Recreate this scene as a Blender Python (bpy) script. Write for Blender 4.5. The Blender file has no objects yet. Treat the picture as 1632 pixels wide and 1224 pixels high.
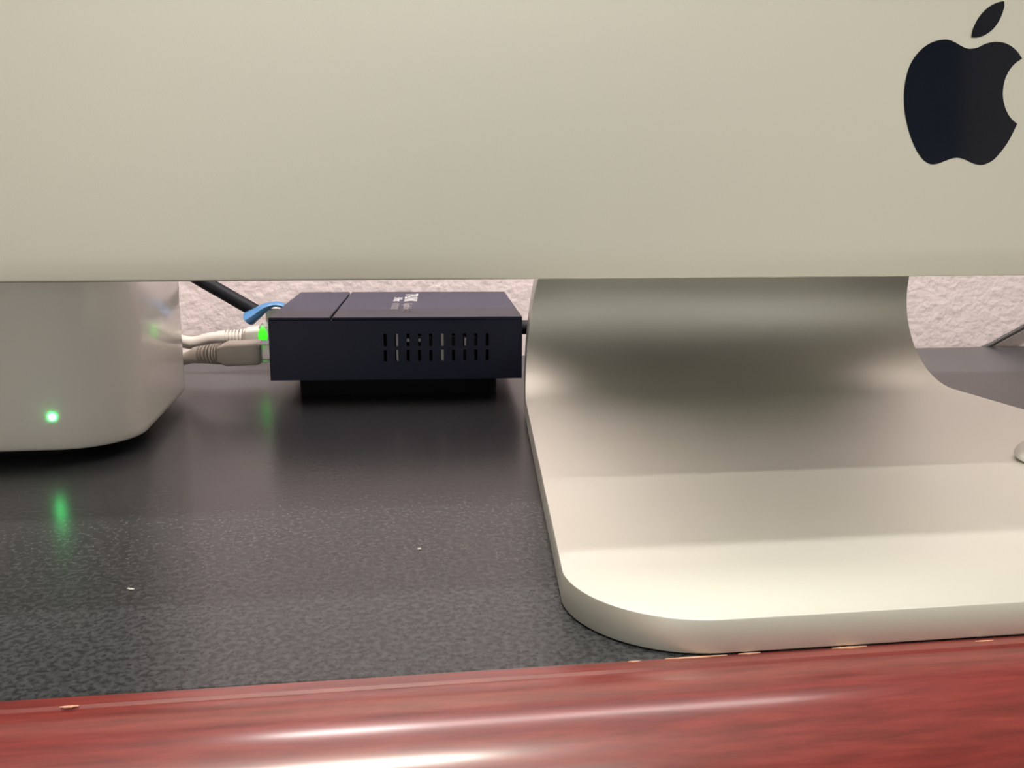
import bpy, bmesh, math, random
from mathutils import Vector, Matrix
random.seed(7)
C = bpy.context.scene.collection
S = bpy.context.scene

# ------------------------------------------------------------------ camera, world, lamps, exposure
CAM = Vector((-0.130638, -0.144527, 0.078123))
YAW, PITCH, ROLL, FPX = 0.141838, 0.201091, 0.006022, 1522.07
fw = Vector((math.sin(YAW)*math.cos(PITCH), math.cos(YAW)*math.cos(PITCH), -math.sin(PITCH)))
rt = Vector((math.cos(YAW), -math.sin(YAW), 0.0)); up = rt.cross(fw)
r2 = rt*math.cos(ROLL) + up*math.sin(ROLL); u2 = up*math.cos(ROLL) - rt*math.sin(ROLL)
cd = bpy.data.cameras.new('camera'); cam = bpy.data.objects.new('camera', cd); C.objects.link(cam)
cd.sensor_fit = 'HORIZONTAL'; cd.sensor_width = 36.0; cd.lens = 36.0*FPX/1632.0
cd.clip_start = 0.005; cd.clip_end = 20
M = Matrix((r2, u2, -fw)).transposed().to_4x4(); M.translation = CAM
cam.matrix_world = M
S.camera = cam
cd.dof.use_dof = False

w = bpy.data.worlds.new('world'); S.world = w; w.use_nodes = True
w.node_tree.nodes['Background'].inputs[0].default_value = (1.0, 0.93, 0.86, 1)
w.node_tree.nodes['Background'].inputs[1].default_value = 0.05

S.view_settings.view_transform = 'Standard'; S.view_settings.look = 'None'
S.view_settings.exposure = 0.0; S.view_settings.gamma = 1.0; S.view_settings.use_curve_mapping = False

def area(name, loc, sx, sy, power, col, tgt=None):
    l = bpy.data.lights.new(name, 'AREA'); l.shape = 'RECTANGLE'; l.size = sx; l.size_y = sy
    l.energy = power; l.color = col
    o = bpy.data.objects.new(name, l); C.objects.link(o); o.location = loc
    if tgt: o.rotation_euler = (Vector(tgt)-Vector(loc)).to_track_quat('-Z', 'Y').to_euler()
    return o
LAMP_F = area('ceiling_lamp', (-0.17, -0.66, 1.63), 0.34, 0.05, 22.5, (1.0, 0.94, 0.83))
LAMP_B = area('shelf_bulb', (-0.165, 0.1004, 0.62), 0.10, 0.004, 4.2, (1.0, 0.92, 0.89), (-0.165, 0.3065, 0.553))
LAMP_C = area('shelf_strip', (0.0, 0.1004, 0.62), 0.42, 0.004, 7.6, (1.0, 0.92, 0.89), (0.0, 0.3065, 0.553))
FILL_R = area('fill_room', (-0.1, -1.7, 1.63), 1.0, 1.0, 16.0, (1.0, 0.94, 0.82))  # added soft fill from the room side, brightening the chin
FILL_L = area('fill_low_left', (-1.15, -2.2, 0.10), 0.9, 0.6, 6.0, (1.0, 0.96, 0.85), (-0.1, 0.05, 0.05))  # added low fill at left, lifting the base station and chin
FILL_M = area('fill_low_right', (1.35, -2.2, 0.10), 0.9, 0.6, 7.0, (1.0, 0.96, 0.83), (0.0, 0.05, 0.05))  # added low fill at right, evening out the chin

# ------------------------------------------------------------------ helpers
def mat(name, col, rough=0.5, metal=0.0, spec=0.5, coat=0.0, coat_r=0.1):
    m = bpy.data.materials.new(name); m.use_nodes = True
    b = m.node_tree.nodes['Principled BSDF']
    b.inputs['Base Color'].default_value = (*col, 1); b.inputs['Roughness'].default_value = rough
    b.inputs['Metallic'].default_value = metal; b.inputs['Specular IOR Level'].default_value = spec
    b.inputs['Coat Weight'].default_value = coat; b.inputs['Coat Roughness'].default_value = coat_r
    return m
def nodes(m): return m.node_tree.nodes, m.node_tree.links, m.node_tree.nodes['Principled BSDF']
def coords(m, scale=(1, 1, 1)):
    n, l, b = nodes(m)
    g = n.new('ShaderNodeTexCoord'); mp = n.new('ShaderNodeMapping'); mp.inputs['Scale'].default_value = scale
    l.new(g.outputs['Object'], mp.inputs['Vector']); return mp.outputs['Vector']
def noise(m, vec, scale, detail=2, rough=0.5):
    n, l, b = nodes(m)
    t = n.new('ShaderNodeTexNoise'); t.inputs['Scale'].default_value = scale; t.inputs['Detail'].default_value = detail
    t.inputs['Roughness'].default_value = rough; l.new(vec, t.inputs['Vector']); return t.outputs['Fac']
def ramp(m, fac, stops):
    n, l, b = nodes(m)
    r = n.new('ShaderNodeValToRGB'); e = r.color_ramp.elements
    e[0].position, e[0].color = stops[0][0], (*stops[0][1], 1)
    e[1].position, e[1].color = stops[-1][0], (*stops[-1][1], 1)
    for p, c in stops[1:-1]:
        x = e.new(p); x.color = (*c, 1)
    l.new(fac, r.inputs['Fac']); return r.outputs['Color']
def bump(m, fac, strength, dist, prev=None):
    n, l, b = nodes(m)
    k = n.new('ShaderNodeBump'); k.inputs['Strength'].default_value = strength; k.inputs['Distance'].default_value = dist
    l.new(fac, k.inputs['Height'])
    if prev: l.new(prev, k.inputs['Normal'])
    l.new(k.outputs['Normal'], b.inputs['Normal']); return k.outputs['Normal']

def obj(name, bm, m=None, parent=None, smooth=40):
    me = bpy.data.meshes.new(name); bm.normal_update(); bm.to_mesh(me); bm.free()
    if m: me.materials.append(m)
    if smooth:
        for p in me.polygons: p.use_smooth = True
        me.set_sharp_from_angle(angle=math.radians(smooth))
    o = bpy.data.objects.new(name, me); C.objects.link(o)
    if parent: o.parent = parent
    return o
def thing(name, label, cat, loc=(0, 0, 0), rz=0.0, group=None):
    o = bpy.data.objects.new(name, None); C.objects.link(o); o.empty_display_size = 0.02
    o.location = loc; o.rotation_euler = (0, 0, rz); o['label'] = label; o['category'] = cat
    if group: o['group'] = group
    return o
def tag(o, label, cat, group=None):
    o['label'] = label; o['category'] = cat
    if group: o['group'] = group
    return o
def struct(name, bm, m, smooth=0):
    o = obj(name, bm, m, None, smooth); o['kind'] = 'structure'; return o
def box(bm, x0, x1, y0, y1, z0, z1):
    vs = [bm.verts.new((x, y, z)) for z in (z0, z1) for y in (y0, y1) for x in (x0, x1)]
    for f in ((0, 2, 3, 1), (4, 5, 7, 6), (0, 1, 5, 4), (2, 6, 7, 3), (0, 4, 6, 2), (1, 3, 7, 5)):
        bm.faces.new([vs[i] for i in f])
def bevel_all(bm, w, seg=2, ang=40):
    bm.normal_update()
    es = [e for e in bm.edges if len(e.link_faces) == 2 and e.calc_face_angle(0) > math.radians(ang)]
    bmesh.ops.bevel(bm, geom=es, offset=w, segments=seg, affect='EDGES', profile=0.5, clamp_overlap=True)
def prism(bm, pts, to3, a, b):
    """closed outline pts (u,v) extruded between heights a and b; to3(u,v,h)->xyz"""
    A = [bm.verts.new(to3(u, v, a)) for u, v in pts]; B = [bm.verts.new(to3(u, v, b)) for u, v in pts]
    n = len(pts)
    bm.faces.new(A[::-1]); bm.faces.new(B)
    for i in range(n): bm.faces.new((A[i], A[(i+1) % n], B[(i+1) % n], B[i]))
    bmesh.ops.recalc_face_normals(bm, faces=bm.faces)
def cat_rom(P, n):
    P = [Vector(p) for p in P]; out = []
    for i in range(len(P)-1):
        a, b = P[i], P[i+1]; a0 = P[i-1] if i else a*2-b; b1 = P[i+2] if i+2 < len(P) else b*2-a
        for k in range(n):
            t = k/n
            out.append(0.5*((2*a)+(b-a0)*t+(2*a0-5*a+4*b-b1)*t*t+(3*a-a0-3*b+b1)*t**3))
    out.append(P[-1]); return out
def tube(bm, pts, rad, seg=12, squash=None):
    """rad: float or list per point; squash: optional (ry, rz) factors"""
    n = len(pts); rings = []
    side = None
    for i, p in enumerate(pts):
        d = (pts[min(i+1, n-1)]-pts[max(i-1, 0)]).normalized()
        a = d.cross(Vector((0, 0, 1))); a = a.normalized() if a.length > 1e-4 else Vector((1, 0, 0))
        if side and a.dot(side) < 0: a = -a
        side = a; b = a.cross(d).normalized()
        r = rad[i] if isinstance(rad, (list, tuple)) else rad
        sy, sz = squash if squash else (1, 1)
        rings.append([bm.verts.new(p+a*(r*sy*math.cos(t))+b*(r*sz*math.sin(t))) for t in [2*math.pi*k/seg for k in range(seg)]])
    for A, B in zip(rings[:-1], rings[1:]):
        for k in range(seg): bm.faces.new((A[k], A[(k+1) % seg], B[(k+1) % seg], B[k]))
    bm.faces.new(rings[0][::-1]); bm.faces.new(rings[-1])
    bmesh.ops.recalc_face_normals(bm, faces=bm.faces)
def lathe(bm, prof, seg=32):
    rings = []
    for r, z in prof:
        rings.append([bm.verts.new((r*math.cos(2*math.pi*k/seg), r*math.sin(2*math.pi*k/seg), z)) for k in range(seg)])
    for A, B in zip(rings[:-1], rings[1:]):
        for k in range(seg): bm.faces.new((A[k], A[(k+1) % seg], B[(k+1) % seg], B[k]))
    bm.faces.new(rings[0][::-1]); bm.faces.new(rings[-1])
    bmesh.ops.recalc_face_normals(bm, faces=bm.faces)
def rrect(x0, x1, y0, y1, r, n=8):
    out = []
    for cx, cy, a0 in ((x1-r, y0+r, -90), (x1-r, y1-r, 0), (x0+r, y1-r, 90), (x0+r, y0+r, 180)):
        for k in range(n+1):
            a = math.radians(a0+90*k/n); out.append((cx+r*math.cos(a), cy+r*math.sin(a)))
    return out

# ------------------------------------------------------------------ materials
# wall: rolled pinkish white paint with orange peel texture
m_wall = mat('wall_paint', (0.90, 0.80, 0.78), 0.75, spec=0.2)
v = coords(m_wall); a = noise(m_wall, v, 250, 3, 0.5); bump(m_wall, a, 0.5, 0.0013)
m_ceiling = mat('ceiling_paint', (0.80, 0.76, 0.70), 0.9)
m_roomwall = mat('room_paint', (0.55, 0.50, 0.46), 0.9)
m_dusk = mat('slate_paint', (0.22, 0.25, 0.30), 0.9)
m_floor = mat('carpet', (0.25, 0.20, 0.16), 0.95)
# desk laminate: charcoal with fine pebble
m_lam = mat('charcoal_laminate', (0.05, 0.05, 0.052), 0.25, spec=0.3)
v = coords(m_lam)
n_, l_, b_ = nodes(m_lam)
l_.new(ramp(m_lam, noise(m_lam, v, 800, 3, 0.65), [(0.38, (0.0175, 0.0195, 0.0225)), (0.62, (0.056, 0.061, 0.066))]), b_.inputs['Base Color'])
bump(m_lam, noise(m_lam, v, 1100, 2, 0.5), 0.05, 0.0002)
# mahogany
m_wood = mat('mahogany', (0.27, 0.055, 0.035), 0.38, spec=0.5, coat=0.8, coat_r=0.18)
v = coords(m_wood, (14, 150, 150)); n_, l_, b_ = nodes(m_wood)
l_.new(ramp(m_wood, noise(m_wood, v, 4.5, 5, 0.62), [(0.30, (0.110, 0.009, 0.007)), (0.5, (0.170, 0.0165, 0.013)), (0.70, (0.225, 0.027, 0.021))]), b_.inputs['Base Color'])
m_chip = mat('bare_wood', (0.62, 0.35, 0.24), 0.8)
# anodised aluminium
m_alu = mat('anodised_aluminium', (0.725, 0.74, 0.68), 0.57, metal=1.0)
v = coords(m_alu); bump(m_alu, noise(m_alu, v, 3500, 1, 0.5), 0.10, 0.0001)
m_gloss_black = mat('gloss_black', (0.003, 0.006, 0.013), 0.06, spec=0.5)
m_backshell = mat('black_shell', (0.012, 0.012, 0.013), 0.5)
m_rubber = mat('black_rubber', (0.006, 0.006, 0.007), 0.8, spec=0.2)
# base station
m_white = mat('white_gloss_plastic', (0.90, 0.88, 0.82), 0.12, spec=0.5)
m_whitebit = mat('white_plastic', (0.85, 0.83, 0.78), 0.35)
m_capwhite = mat('bright_white_plastic', (0.95, 0.94, 0.91), 0.3)
# switch
m_navy = mat('navy_metal', (0.006, 0.009, 0.038), 0.40, spec=0.32)
v = coords(m_navy); bump(m_navy, noise(m_navy, v, 2500, 1), 0.12, 0.0001)
m_dark = mat('dark_inside', (0.008, 0.008, 0.012), 0.7)
m_ink = mat('white_ink', (0.80, 0.78, 0.78), 0.6)
m_ink2 = mat('grey_ink', (0.30, 0.28, 0.29), 0.6)
m_glint = mat('pale_glint', (0.75, 0.74, 0.70), 0.5)
m_greycab = mat('grey_cable', (0.60, 0.56, 0.50), 0.5)
m_grey2 = mat('dark_grey_cable', (0.055, 0.052, 0.05), 0.5)
m_blackcab = mat('black_cable', (0.008, 0.009, 0.013), 0.6, spec=0.25)
m_blue = mat('blue_plastic', (0.06, 0.20, 0.42), 0.45)
m_clear = mat('clear_plug', (0.85, 0.88, 0.85), 0.15)
nodes(m_clear)[2].inputs['Transmission Weight'].default_value = 0.7
def emit(name, col, s):
    m = mat(name, col, 0.4); b = nodes(m)[2]
    b.inputs['Emission Color'].default_value = (*col, 1); b.inputs['Emission Strength'].default_value = s; return m
m_led = emit('green_led', (0.05, 1.0, 0.22), 30.0)
m_led2 = emit('green_port_led', (0.05, 1.0, 0.02), 0.8)

# ------------------------------------------------------------------ setting
X0, X1, YF, YB, ZF, ZC = -1.7, 1.6, -2.4, 0.3065, -0.74, 1.66
bm = bmesh.new(); box(bm, X0-.1, X1+.1, YB, YB+.1, ZF, ZC); struct('wall_back', bm, m_wall)
bm = bmesh.new(); box(bm, X0-.1, X1+.1, YF-.1, YF, ZF, ZC); struct('wall_front', bm, m_dusk)
bm = bmesh.new(); box(bm, X0-.1, X0, YF, YB, ZF, ZC); struct('wall_left', bm, m_roomwall)
bm = bmesh.new(); box(bm, X1, X1+.1, YF, YB, ZF, ZC); struct('wall_right', bm, m_roomwall)
bm = bmesh.new(); box(bm, X0-.1, X1+.1, YF-.1, YB+.1, ZF-.1, ZF); struct('floor', bm, m_floor)
bm = bmesh.new(); box(bm, X0-.1, X1+.1, YF-.1, YB+.1, ZC, ZC+.1); struct('ceiling', bm, m_ceiling)

# ------------------------------------------------------------------ desk
desk = thing('desk', 'charcoal laminate desk with a rounded mahogany front edge', 'desk', (0, 0, ZF))
DZ = -ZF                                    # desk top height above its own base
DX0, DX1, DYB = -0.85, 0.85, 0.3027
bm = bmesh.new(); box(bm, DX0, DX1, 0.0, DYB, DZ-0.028, DZ); bevel_all(bm, 0.0006, 1)
obj('desktop', bm, m_lam, desk)
R, A = 0.0209, 0.0030
prof = [(-0.00005, 0.0001), (-0.0018, 0.0001), (-A+0.0004, 0.0001), (-A, -0.00035)]
for k in range(1, 33):
    t = math.radians(4+86*k/32); prof.append((-A-R*math.sin(t), -0.0003-R*(1-math.cos(t))))
yl, zl = prof[-1]
prof += [(yl, zl-0.018), (yl+0.004, zl-0.022), (-0.00005, zl-0.022)]
bm = bmesh.new()
A_ = [[bm.verts.new((x, y, DZ+z)) for y, z in prof] for x in (DX0, DX1)]
n = len(prof)
for i in range(n): bm.faces.new((A_[0][i], A_[0][(i+1) % n], A_[1][(i+1) % n], A_[1][i]))
bm.faces.new(A_[0]); bm.faces.new(A_[1][::-1]); bmesh.ops.recalc_face_normals(bm, faces=bm.faces)
trim = obj('edge_trim', bm, m_wood, desk, 30)
for x0, x1, y0, d in ((-0.0835, -0.0725, -0.0002, 0.0007), (-0.0705, -0.0665, -0.0001, 0.0005), (-0.0535, -0.0470, -0.0002, 0.0008),
                      (-0.0270, -0.0235, -0.0010, 0.0005), (-0.0900, -0.0878, -0.0003, 0.0004), (-0.1800, -0.1772, -0.0030, 0.0006)):
    up_, lo_ = [], []
    for k in range(9):
        t = k/8; x = x0+(x1-x0)*t; h = d*math.sin(math.pi*min(max(t, .06), .94))*random.uniform(0.55, 1.0)
        up_.append((x, y0+h*0.35)); lo_.append((x, y0-h*0.65))
    bm = bmesh.new(); prism(bm, up_[::-1]+lo_, lambda u, v, h: (u, v, DZ+h), 0.00008, 0.00022)
    obj('chip', bm, m_chip, trim, 0)
for x0, x1 in ((DX0+.02, DX0+.05), (DX1-.05, DX1-.02)):
    bm = bmesh.new(); box(bm, x0, x1, 0.01, DYB-.005, 0.0, DZ-.028); bevel_all(bm, .002, 1)
    obj('side_panel', bm, m_wood, desk)

# ------------------------------------------------------------------ all-in-one computer
pc = thing('desktop_computer', 'silver aluminium desktop computer with black fruit emblem, on a bent metal stand', 'computer')
T, W2, TAPER, RC = 0.0067, 0.0993, 0.1085, 0.0235
Y1, RB, LEAN, NT = 0.17416, 0.02698, 0.36259, 0.14493
Z0 = 0.0003                                 # rubber pad under the foot
st = []                                     # stations: y, z, nx(normal y), nz, halfwidth
for k in range(17):
    a = math.pi/2*k/16; y = RC*(1-math.cos(a)); hw = (W2-TAPER*RC-RC)+RC*math.sin(a)
    st.append((y, T, 0, -1, hw))
for k in range(1, 15):
    y = RC+(Y1-RC)*k/14; st.append((y, T, 0, -1, W2-TAPER*y))
h1 = W2-TAPER*Y1; ang = math.pi/2+LEAN
for k in range(1, 41):
    a = ang*k/40
    st.append((Y1+RB*math.sin(a), T+RB-RB*math.cos(a), math.sin(a), -math.cos(a), h1-NT*RB*a))
y, z, ny, nz, hw = st[-1]; hb = hw
for k in range(1, 15):
    s = 0.016*k; st.append((y-math.sin(LEAN)*s, z+math.cos(LEAN)*s, ny, nz, max(hb-NT*s, .045)))
bm = bmesh.new(); rows = []
for y, z, ny, nz, hw in st:
    th = T-Z0
    rows.append([bm.verts.new(p) for p in ((-hw, y, z), (hw, y, z), (hw, y+ny*th, z+nz*th), (-hw, y+ny*th, z+nz*th))])
for P, Q in zip(rows[:-1], rows[1:]):
    for k in range(4): bm.faces.new((P[k], P[(k+1) % 4], Q[(k+1) % 4], Q[k]))
bm.faces.new(rows[0][::-1]); bm.faces.new(rows[-1]); bmesh.ops.recalc_face_normals(bm, faces=bm.faces)
bm.normal_update()
es = []
for e in bm.edges:
    if len(e.link_faces) == 2 and e.calc_face_angle(0) > math.radians(60): es.append(e)
bmesh.ops.bevel(bm, geom=es, offset=0.00035, segments=2, affect='EDGES', profile=0.5)
obj('stand', bm, m_alu, pc, 35)
pad = []
for k in range(17):
    a = math.pi/2*k/16; r = RC-.0012; pad.append((-((W2-TAPER*RC-RC)+r*math.sin(a)), RC-r*math.cos(a)))
left = pad+[(-(W2-TAPER*0.17)+.0012, 0.17)]
bm = bmesh.new(); prism(bm, left+[(-x, y) for x, y in left[::-1]], lambda u, v, h: (u, v, h), 0.0, Z0)
obj('rubber_pad', bm, m_rubber, pc, 0)

# housing built in its own tilted frame: x, s (up), d (depth back)
YC, ZCH, TILT = 0.058424, 0.059266, 0.068937
def disp(x, s, d):
    return (x, YC+s*math.sin(TILT)+d*math.cos(TILT), ZCH+s*math.cos(TILT)-d*math.sin(TILT))
HW, HH, RCN = 0.325, 0.457, 0.012
out = rrect(-HW, HW, 0, HH, RCN, 8)
bm = bmesh.new()
F = [bm.verts.new(disp(x, s, 0)) for x, s in out]
EDG = 0.0085
def depth(x, s):
    u, q = abs(x)/HW, abs(s-HH/2)/(HH/2); m = max(u, q); return EDG+0.077*(1-m**2.2)  # unseen back bulge, deepened to block shelf light from the stand
rings = [F]
for f, dd in ((1.0, EDG*0.0+0.0085),):
    rings.append([bm.verts.new(disp(x, s, dd)) for x, s in out])
for f in (0.96, 0.9, 0.8, 0.68, 0.55, 0.4, 0.25, 0.1):
    rg = []
    for x, s in out:
        xx, ss = x*f, HH/2+(s-HH/2)*f; rg.append(bm.verts.new(disp(xx, ss, depth(xx, ss))))
    rings.append(rg)
n = len(out)
for P, Q in zip(rings[:-1], rings[1:]):
    for k in range(n): bm.faces.new((P[k], P[(k+1) % n], Q[(k+1) % n], Q[k]))
bm.faces.new(F[::-1]); bm.faces.new(rings[-1]); bmesh.ops.recalc_face_normals(bm, faces=bm.faces)
bm.normal_update()
fs = set(F); es = [e for e in bm.edges if e.verts[0] in fs and e.verts[1] in fs]
bmesh.ops.bevel(bm, geom=es, offset=0.0006, segments=2, affect='EDGES', profile=0.5)
housing = obj('housing', bm, m_alu, pc, 35)
housing.data.materials.append(m_backshell)
for p in housing.data.polygons:                       # unseen rear shell, made black to cut light bounced underneath
    q = sum((Vector(housing.data.vertices[i].co) for i in p.vertices), Vector())/len(p.vertices)
    dd = (q.y-YC)*math.cos(TILT)-(q.z-ZCH)*math.sin(TILT)
    if dd > EDG+0.0005: p.material_index = 1
bm = bmesh.new(); prism(bm, rrect(-HW+.001, HW-.001, 0.085, HH-.001, 0.011, 6), lambda u, v, h: disp(u, v, h), -0.0009, 0.0012)
sc = obj('screen_glass', bm, m_gloss_black, pc, 30); sc['label'] = 'black glass panel over the screen'
body = [(1.68, 50.2), (3.14, 50.53), (4.58, 51.23), (6.04, 51.66), (7.51, 51.83), (9.39, 51.62), (11.13, 50.94), (12.71, 49.78), (13.94, 48.35), (12.5, 47.45), (11.28, 46.19), (10.34, 44.5), (9.86, 42.82), (9.74, 40.81), (10.01, 39.14), (10.61, 37.47), (11.43, 36.13), (12.45, 35.03), (13.73, 34.11), (13.01, 32.54), (12.18, 30.83), (11.16, 29.18), (9.94, 27.64), (8.53, 26.16), (7.07, 25.32), (5.58, 24.93), (4.06, 25.12), (2.71, 25.59), (1.36, 26.15), (0.22, 26.41), (-0.72, 26.44), (-1.83, 26.26), (-3.11, 25.84), (-4.57, 25.28), (-6.04, 24.96), (-7.16, 25.12), (-8.31, 25.72), (-9.48, 26.85), (-10.61, 28.42), (-11.59, 30.25), (-12.57, 32.58), (-13.33, 35.06), (-13.83, 37.54), (-14.01, 40.19), (-13.9, 42.33), (-13.48, 44.64), (-12.79, 46.63), (-11.62, 48.46), (-10.24, 49.9), (-8.66, 50.98), (-6.88, 51.68), (-5.06, 51.96), (-3.77, 51.86), (-2.46, 51.41), (-0.94, 50.69), (0.38, 50.23)]
leaf = [(1.3, 52.56), (1.44, 53.87), (1.91, 55.2), (2.8, 56.86), (4.1, 58.37), (5.68, 59.56), (7.3, 60.27), (8.69, 60.54), (8.78, 59.33), (8.4, 57.85), (7.66, 56.18), (6.57, 54.67), (5.16, 53.55), (3.73, 52.85), (2.45, 52.56)]
def smooth_closed(P, corners, n=4):
    k = len(P); cs = sorted(corners); out = []
    for i, c in enumerate(cs):
        d = cs[(i+1) % len(cs)]; seg = [P[(c+j) % k] for j in range(((d-c) % k or k)+1)]
        out += [(p.x, p.y) for p in cat_rom([(x, y, 0) for x, y in seg], n)][:-1]
    return out
bm = bmesh.new(); prism(bm, smooth_closed(body, (8, 18)), lambda u, v, h: disp(u/1000, v/1000, h), -0.00012, 0.001)
lg = obj('emblem', bm, m_gloss_black, housing, 30); lg['label'] = 'glossy black apple shaped emblem with a bite on its right'
bm = bmesh.new(); prism(bm, smooth_closed(leaf, (0, 7)), lambda u, v, h: disp(u/1000, v/1000, h), -0.00012, 0.001)
lg = obj('emblem_leaf', bm, m_gloss_black, housing, 30); lg['label'] = 'glossy black leaf above the emblem'

# ------------------------------------------------------------------ wireless base station, left
bs = thing('wifi_base_station', 'tall glossy white rounded wireless base station with a green light, behind the screen at left', 'router', (-0.2502, 0.1835, 0.0))
bm = bmesh.new()
def rr(h, r): return rrect(-h, h, -h, h, r, 12)
levels = [(0.0467, 0.0040, .0195), (0.0482, 0.0042, .0205), (0.0488, 0.0050, .021), (0.0490, 0.0066, .021), (0.0490, 0.160, .021), (0.0486, 0.1655, .021), (0.0474, 0.1685, .020), (0.0455, 0.170, .019)]
rg = [[bm.verts.new((x, y, z)) for x, y in rr(h, r)] for h, z, r in levels]
n = len(rg[0])
for P, Q in zip(rg[:-1], rg[1:]):
    for k in range(n): bm.faces.new((P[k], P[(k+1) % n], Q[(k+1) % n], Q[k]))
bm.faces.new(rg[0][::-1]); bm.faces.new(rg[-1]); bmesh.ops.recalc_face_normals(bm, faces=bm.faces)
sb = obj('body', bm, m_white, bs, 50)
bm = bmesh.new(); prism(bm, rr(0.037, .016), lambda u, v, h: (u, v, h), 0.0, 0.0045)
o = obj('base', bm, m_rubber, bs, 0); o['label'] = 'black block added in the shaded gap under the box'
bm = bmesh.new(); pr = [(0.00095*math.cos(2*math.pi*k/16), 0.00095*math.sin(2*math.pi*k/16)) for k in range(16)]
prism(bm, pr, lambda u, v, h: (0.0278+u, -0.0490-h, 0.0141+v), -0.0002, 0.00025)
o = obj('status_light', bm, m_led, sb, 0); o['label'] = 'glowing green status light'

# ------------------------------------------------------------------ network switch
BX, BY, BR, BW, BD, BH, BZ = -0.170064, 0.2110, -0.059246, 0.0933, 0.0885, 0.0235, 0.0082
sw = thing('network_switch', 'dark navy metal network switch box with vent slots, standing beneath the screen', 'network switch', (BX, BY, 0), BR)
ZT = BZ+BH; SEAM = 0.0227; WT = 0.0009
# front panel with two rows of slots (real openings)
xs = [0.0]; pit = 0.00421; u0 = 0.0423
for i in range(10): xs += [u0+pit*i-0.0006, u0+pit*i+0.0006]
xs += [BW]; zs = [BZ, 0.0151, 0.0193, 0.0207, 0.0254, ZT-0.0012]
def panel(y0, y1):
    bm = bmesh.new()
    keep = lambda i, j: not (i % 2 == 1 and j in (1, 3))
    V = {}
    def vv(i, j, s):
        if (i, j, s) not in V: V[(i, j, s)] = bm.verts.new((xs[i], (y0, y1)[s], zs[j]))
        return V[(i, j, s)]
    ni, nj = len(xs)-1, len(zs)-1
    for i in range(ni):
        for j in range(nj):
            if not keep(i, j): continue
            bm.faces.new((vv(i, j, 0), vv(i+1, j, 0), vv(i+1, j+1, 0), vv(i, j+1, 0)))
            bm.faces.new((vv(i, j, 1), vv(i, j+1, 1), vv(i+1, j+1, 1), vv(i+1, j, 1)))
            for di, dj, e in ((-1, 0, ((i, j), (i, j+1))), (1, 0, ((i+1, j+1), (i+1, j))), (0, -1, ((i+1, j), (i, j))), (0, 1, ((i, j+1), (i+1, j+1)))):
                a, b = i+di, j+dj
                if 0 <= a < ni and 0 <= b < nj and keep(a, b): continue
                (p, q), (r, s) = e
                bm.faces.new((vv(p, q, 0), vv(r, s, 0), vv(r, s, 1), vv(p, q, 1)))
    bmesh.ops.recalc_face_normals(bm, faces=bm.faces); return bm
o = obj('vent_panel', panel(0.0, WT), m_navy, sw, 30); o['label'] = 'front side panel pierced with two rows of narrow slots'
obj('vent_panel', panel(BD-WT, BD), m_navy, sw, 30)
bm = bmesh.new(); box(bm, 0.0, SEAM-0.00035, 0, BD, ZT-0.0012, ZT); bevel_all(bm, .0003, 1); obj('port_cover', bm, m_navy, sw)
bm = bmesh.new(); box(bm, SEAM+0.00035, BW, 0, BD, ZT-0.0012, ZT); bevel_all(bm, .0003, 1); obj('top_cover', bm, m_navy, sw)
bm = bmesh.new(); box(bm, WT, BW-WT, WT, BD-WT, BZ, BZ+WT); obj('bottom_plate', bm, m_dark, sw, 0)
bm = bmesh.new(); box(bm, SEAM-.002, SEAM+.002, WT, BD-WT, ZT-.0024, ZT-.0013); obj('seam_strip', bm, m_dark, sw, 0)
bm = bmesh.new(); box(bm, BW-WT, BW, WT, BD-WT, BZ, ZT-.0012); obj('side_panel', bm, m_navy, sw, 0)
# left face with five port openings
PZ, PV = 0.0168, [0.0145+0.015*k for k in range(5)]
bm = bmesh.new()
edges = [WT]
for v in PV: edges += [v-.0061, v+.0061]
edges += [BD-WT]
box(bm, 0, WT, WT, BD-WT, BZ, PZ-.0048); box(bm, 0, WT, WT, BD-WT, PZ+.0048, ZT-.0012)
for k in range(0, len(edges), 2): box(bm, 0, WT, edges[k], edges[k+1], PZ-.0048, PZ+.0048)
obj('port_panel', bm, m_navy, sw, 0)
for v in PV:
    bm = bmesh.new()
    box(bm, .0145, .0150, v-.0060, v+.0060, PZ-.0047, PZ+.0047)
    for s in (-1, 1):
        a = v+s*.0060; box(bm, WT, .0150, min(a, a-s*.0004), max(a, a-s*.0004), PZ-.0047, PZ+.0047)
        c = PZ+s*.0047; box(bm, WT, .0150, v-.0060, v+.0060, min(c, c-s*.0004), max(c, c-s*.0004))
    obj('port', bm, m_dark, sw, 0)
bm = bmesh.new(); prism(bm, rrect(.0085, BW-.0085, .0120, BD-.0085, .004, 4), lambda u, v, h: (u, v, h), 0.0, BZ)  # added black block in place of feet, keeping the gap dark
o = obj('base', bm, m_rubber, sw, 0); o['label'] = 'black block added in the shaded gap under the box'
# pale slivers behind the slots, standing in for light glinting inside
for i, z0, z1, dx, wd in ((1, 0.0150, 0.0256, 0.0003, .0009), (5, .0150, .0256, 0.0002, .0011), (2, .0222, .0234, 0.0, .0009), (3, .0222, .0234, 0, .0008), (7, .0205, .0236, 0.0003, .0006)):
    bm = bmesh.new(); x = u0+pit*i+dx; box(bm, x-wd/2, x+wd/2, WT+.0003, WT+.0018, z0, z1)
    obj('slot_glint', bm, m_glint, sw, 0)
bm = bmesh.new(); box(bm, 0.03, BW-.002, 0.012, BD-.01, BZ+.003, BZ+.0045); obj('circuit_board', bm, m_dark, sw, 0)
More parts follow.
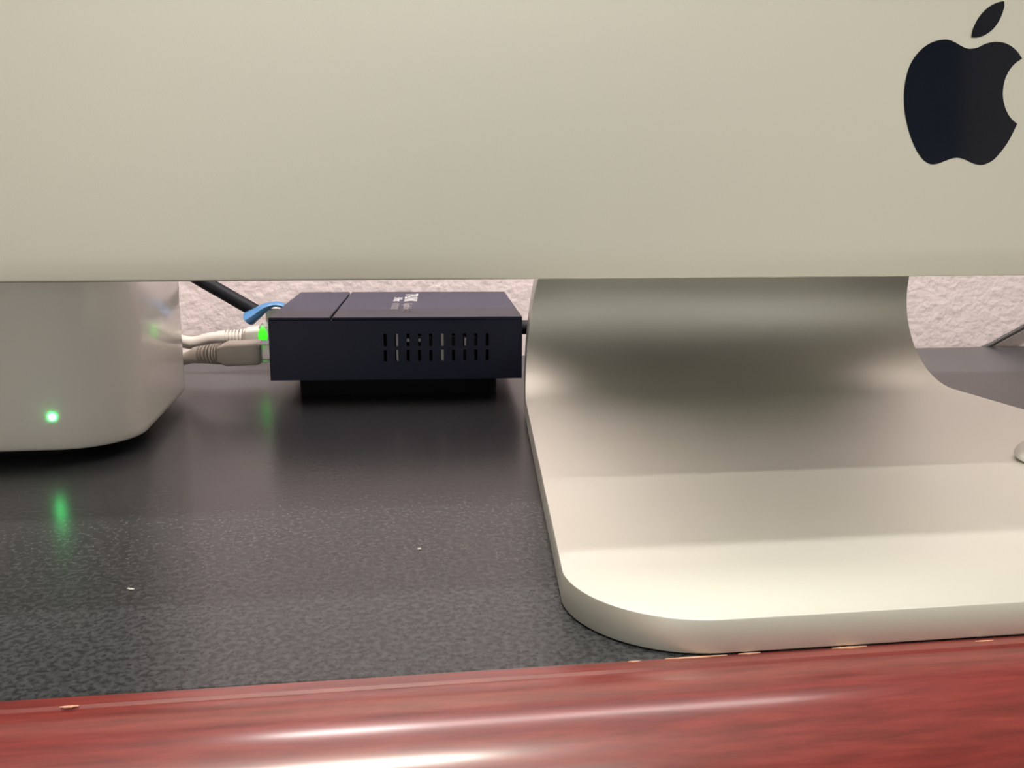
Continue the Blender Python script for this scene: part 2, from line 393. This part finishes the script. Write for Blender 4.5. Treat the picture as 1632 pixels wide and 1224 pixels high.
# lettering printed on the top cover, read from the port side
def lettering(txt, u, v, size, m, label=None):
    cu = bpy.data.curves.new('lettering', 'FONT'); cu.body = txt; cu.size = size; cu.extrude = 0.00004; cu.space_character = 1.02
    t = bpy.data.objects.new('tmp', cu); C.objects.link(t)
    dg = bpy.context.evaluated_depsgraph_get(); me = bpy.data.meshes.new_from_object(t.evaluated_get(dg))
    bpy.data.objects.remove(t); me.materials.append(m); me.name = 'lettering'
    o = bpy.data.objects.new('lettering', me); C.objects.link(o); o.parent = sw
    o.location = (u, v, ZT+.00005); o.rotation_euler = (0, 0, -math.pi/2)
    if label: o['label'] = label
    return o
lettering('TP-LINK', 0.0480, 0.0790, 0.0080, m_ink, 'white printed lettering')
lettering('Gigabit Switch', 0.0484, 0.0425, 0.0048, m_ink2, 'grey printed lettering')
lettering('5-Port', 0.0435, 0.0640, 0.0052, m_ink)
lettering('10/100/1000', 0.0435, 0.0440, 0.0042, m_ink2)
# port light, glowing into a clear plug latch
bm = bmesh.new(); lathe(bm, [(.0001, -.0016), (.0010, -.0014), (.0017, -.0006), (.0019, .0), (.0016, .0008), (.0001, .0016)], 14)
o = obj('port_light', bm, m_led2, sw, 60); o['label'] = 'glowing green port light'
o.scale = (1.0, 1.0, 3.0); o.location = (-0.0114, 0.0524, 0.0168)

def sw3(u, v, z):
    c, s = math.cos(BR), math.sin(BR); return Vector((BX+c*u-s*v, BY+s*u+c*v, z))
# ------------------------------------------------------------------ ethernet cables
def ethernet(name, label, v, mcab, mboot, path, group=None, rise=0.0, zc=PZ, ln=0.0165, hz=0.0043, g=0.0050):
    p0 = sw3(-0.0005, v, zc)
    t = thing(name, label, 'cable', (p0.x, p0.y, 0), 0, group)
    L = lambda q: Vector((q[0]-p0.x, q[1]-p0.y, q[2]))
    d = (L(path[1])-L(path[0])).normalized()
    a = L(p0); b = a+Vector((-ln, 0.0005, -rise*ln))
    # clear modular plug inside the port
    bm = bmesh.new(); box(bm, -g-.0003, 0.0120, -.0052, .0052, zc-.0036, zc+.0036); bevel_all(bm, .0003, 1)
    obj('plug', bm, m_clear, t)
    # moulded hood
    bm = bmesh.new(); pr = rrect(-.0058, .0058, -hz, hz, .0016, 4)
    prev = None
    for x, sc_, k in ((-g, .92, 0), (-g-.001, 1.0, 0), (-g-.001-ln*.75, 1.0, 1), (-g-.001-ln, .66, 1)):
        z = zc-rise*(-x); ring = [bm.verts.new((x, y*sc_, z+w_*sc_)) for y, w_ in pr]
        if prev:
            for i in range(len(pr)): bm.faces.new((prev[i], prev[(i+1) % len(pr)], ring[(i+1) % len(pr)], ring[i]))
        else: bm.faces.new(ring)
        prev = ring
    bm.faces.new(prev[::-1]); bmesh.ops.recalc_face_normals(bm, faces=bm.faces)
    hood = obj('hood', bm, mboot, t, 35)
    # ribbed strain relief
    xe = -g-.001-ln; pts = cat_rom([Vector((xe+.001, 0, zc-rise*(-xe)))]+[L(q) for q in path], 14)
    cl = []
    tot = 0; last = pts[0]
    bm = bmesh.new(); bp, br = [], []
    for p in pts:
        tot += (p-last).length; last = p
        if tot > 0.0125: break
        bp.append(p)
    fine = [bp[0].lerp(bp[1], k/6) for k in range(6)] if len(bp) > 1 else bp
    seg = []
    for A_, B_ in zip(bp[:-1], bp[1:]): seg += [A_.lerp(B_, k/8) for k in range(8)]
    seg.append(bp[-1]); m_ = len(seg)
    rad = []
    for i in range(m_):
        f = i/(m_-1); r = 0.0042*(1-f)+0.0031*f
        if f < .72 and int(f*26) % 3 == 2: r -= 0.0014
        rad.append(r)
    tube(bm, seg, rad, 14); obj('strain_relief', bm, mboot, t, 30)
    bm = bmesh.new(); tube(bm, pts, 0.0027, 12); obj('cord', bm, mcab, t, 50)
    return t
ethernet('ethernet_cable', 'front grey network cable with a ribbed boot, plugged into the navy box nearest the viewer', PV[0]+0.0005, m_greycab, m_greycab,
         [(-0.1985, 0.2300, 0.0152), (-0.2065, 0.2400, 0.0122), (-0.222, 0.2435, 0.0080), (-0.25, 0.246, 0.0035), (-0.32, 0.250, 0.0028), (-0.46, 0.262, 0.0028)], 'grey network cables', rise=0.03, ln=0.0150)
ethernet('ethernet_cable', 'rear grey network cable whose boot slopes down behind the front grey one', PV[3]-0.001, m_greycab, m_greycab,
         [(-0.1995, 0.2690, 0.0155), (-0.2080, 0.2700, 0.0136), (-0.219, 0.2715, 0.0150), (-0.235, 0.2730, 0.0105), (-0.27, 0.2740, 0.0034), (-0.36, 0.279, 0.0028), (-0.46, 0.280, 0.0028)], 'grey network cables', rise=0.12, ln=0.0065, hz=.0043, g=0.0125, zc=0.0176)

# thick black cable ending in a blue collar and a white plug
t0 = sw3(-0.001, PV[4], 0)
bk = thing('black_cable', 'thick black cable slanting down the wall into a blue collar behind the navy box', 'cable', (t0.x, t0.y, 0))
L = lambda q: Vector((q[0]-t0.x, q[1]-t0.y, q[2]))
pts = cat_rom([L(q) for q in ((-0.1818, 0.2844, 0.0243), (-0.1855, 0.2850, 0.0263), (-0.2033, 0.2870, 0.0369), (-0.240, 0.2905, 0.0590), (-0.30, 0.2945, 0.0950), (-0.40, 0.2985, 0.148), (-0.55, 0.3005, 0.20), (-0.80, 0.3015, 0.21), (-0.95, 0.302, 0.08), (-1.0, 0.3020, -0.30), (-1.0, 0.302, -0.737))], 8)
bm = bmesh.new(); tube(bm, pts, 0.0030, 14); obj('cord', bm, m_blackcab, bk, 50)
bm = bmesh.new(); box(bm, -.0120, .0105, -.0050, .0050, PZ-.0036, PZ+.0036); box(bm, -.0120, -.0012, -.0050, .0050, PZ+.0037, PZ+.0094); bevel_all(bm, .0008, 2)
o = obj('plug', bm, m_whitebit, bk); o['label'] = 'white plug'
pts = cat_rom([L(q) for q in ((-0.1858, 0.2820, 0.0222), (-0.1822, 0.2815, 0.0246), (-0.1785, 0.2810, 0.0272), (-0.1748, 0.2805, 0.0284), (-0.1716, 0.2805, 0.0280), (-0.1690, 0.2806, 0.0262))], 6)
bm = bmesh.new(); tube(bm, pts, [0.0032-0.0020*min(1, k/(len(pts)*.55)) for k in range(len(pts))], 12, (2.4, 1.0))
o = obj('collar', bm, m_blue, bk, 40); o['label'] = 'blue plastic collar arching over the plug'

# power lead of the switch, right side
t0 = sw3(BW, 0.040, 0)
pw = thing('power_cable', 'black power lead plugged into the right side of the navy box', 'cable', (t0.x, t0.y, 0))
L = lambda q: Vector((q[0]-t0.x, q[1]-t0.y, q[2]))
bm = bmesh.new(); tube(bm, [Vector((x, 0, 0.0218)) for x in (0.0002, .0004, .0030, .0034, .0140, .0150)], [.0030, .0035, .0035, .0030, .0030, .0024], 16)
obj('barrel_plug', bm, m_blackcab, pw, 40)
pts = cat_rom([L(q) for q in ((t0.x+.0148, t0.y, 0.0218), (t0.x+.022, t0.y+.001, 0.0215), (-0.034, 0.258, 0.0260), (-0.018, 0.272, 0.0480), (-0.006, 0.288, 0.090), (0.0, 0.298, 0.150), (0.002, 0.3030, 0.24), (0.002, 0.3040, 0.45))], 8)
bm = bmesh.new(); tube(bm, pts, 0.0014, 10); obj('cord', bm, m_blackcab, pw, 50)

# thin grey cord on the wall at the right
t0 = Vector((0.1805, 0.3047, 0))
gc = thing('thin_cord', 'thin grey cord rising along the wall at the far right', 'cable', t0)
pts = cat_rom([Vector(q)-t0 for q in ((0.10, 0.3046, -0.20), (0.15, 0.3046, -0.040), (0.1700, 0.3046, -0.0080), (0.1850, 0.3046, 0.0012), (0.2001, 0.3046, 0.0090), (0.24, 0.3046, 0.029), (0.32, 0.3046, 0.062), (0.45, 0.3046, 0.10), (0.70, 0.3046, 0.13))], 8)
bm = bmesh.new(); tube(bm, pts, 0.0012, 10); obj('cord', bm, m_grey2, gc, 50)

# ------------------------------------------------------------------ small white cap on the foot, cut by the right frame edge
bm = bmesh.new(); lathe(bm, [(.0096, 0.0), (.0104, .0006), (.0106, .0014), (.0101, .0028), (.0087, .0043), (.0063, .0056), (.0032, .0063), (.0001, .0064)], 40)
o = obj('white_cap', bm, m_capwhite, None, 60); o.location = (0.0508, 0.0815, T+.0001)
tag(o, 'small rounded white plastic cap resting on the metal stand, at the right edge', 'cap')

# lint on the desk
def lint(x, y, r, label):
    bm = bmesh.new(); k = 7
    pts = [Vector((r*(i/(k-1)-.5)*2, 0.25*r*math.sin(i*1.3), 0.00022+0.0001*math.sin(i*2.1))) for i in range(k)]
    tube(bm, pts, [0.00006+0.00013*math.sin(math.pi*(i+.5)/k) for i in range(k)], 6)
    o = obj('lint', bm, m_whitebit, None, 60); o.location = (x, y, 0); o.rotation_euler = (0, 0, random.uniform(-.3, .6)); tag(o, label, 'lint')
lint(-0.1801, 0.0413, 0.0007, 'white speck of lint on the desk below the green reflection')
lint(-0.1225, 0.0557, 0.0004, 'tiny pale speck of lint on the desk left of the metal foot')
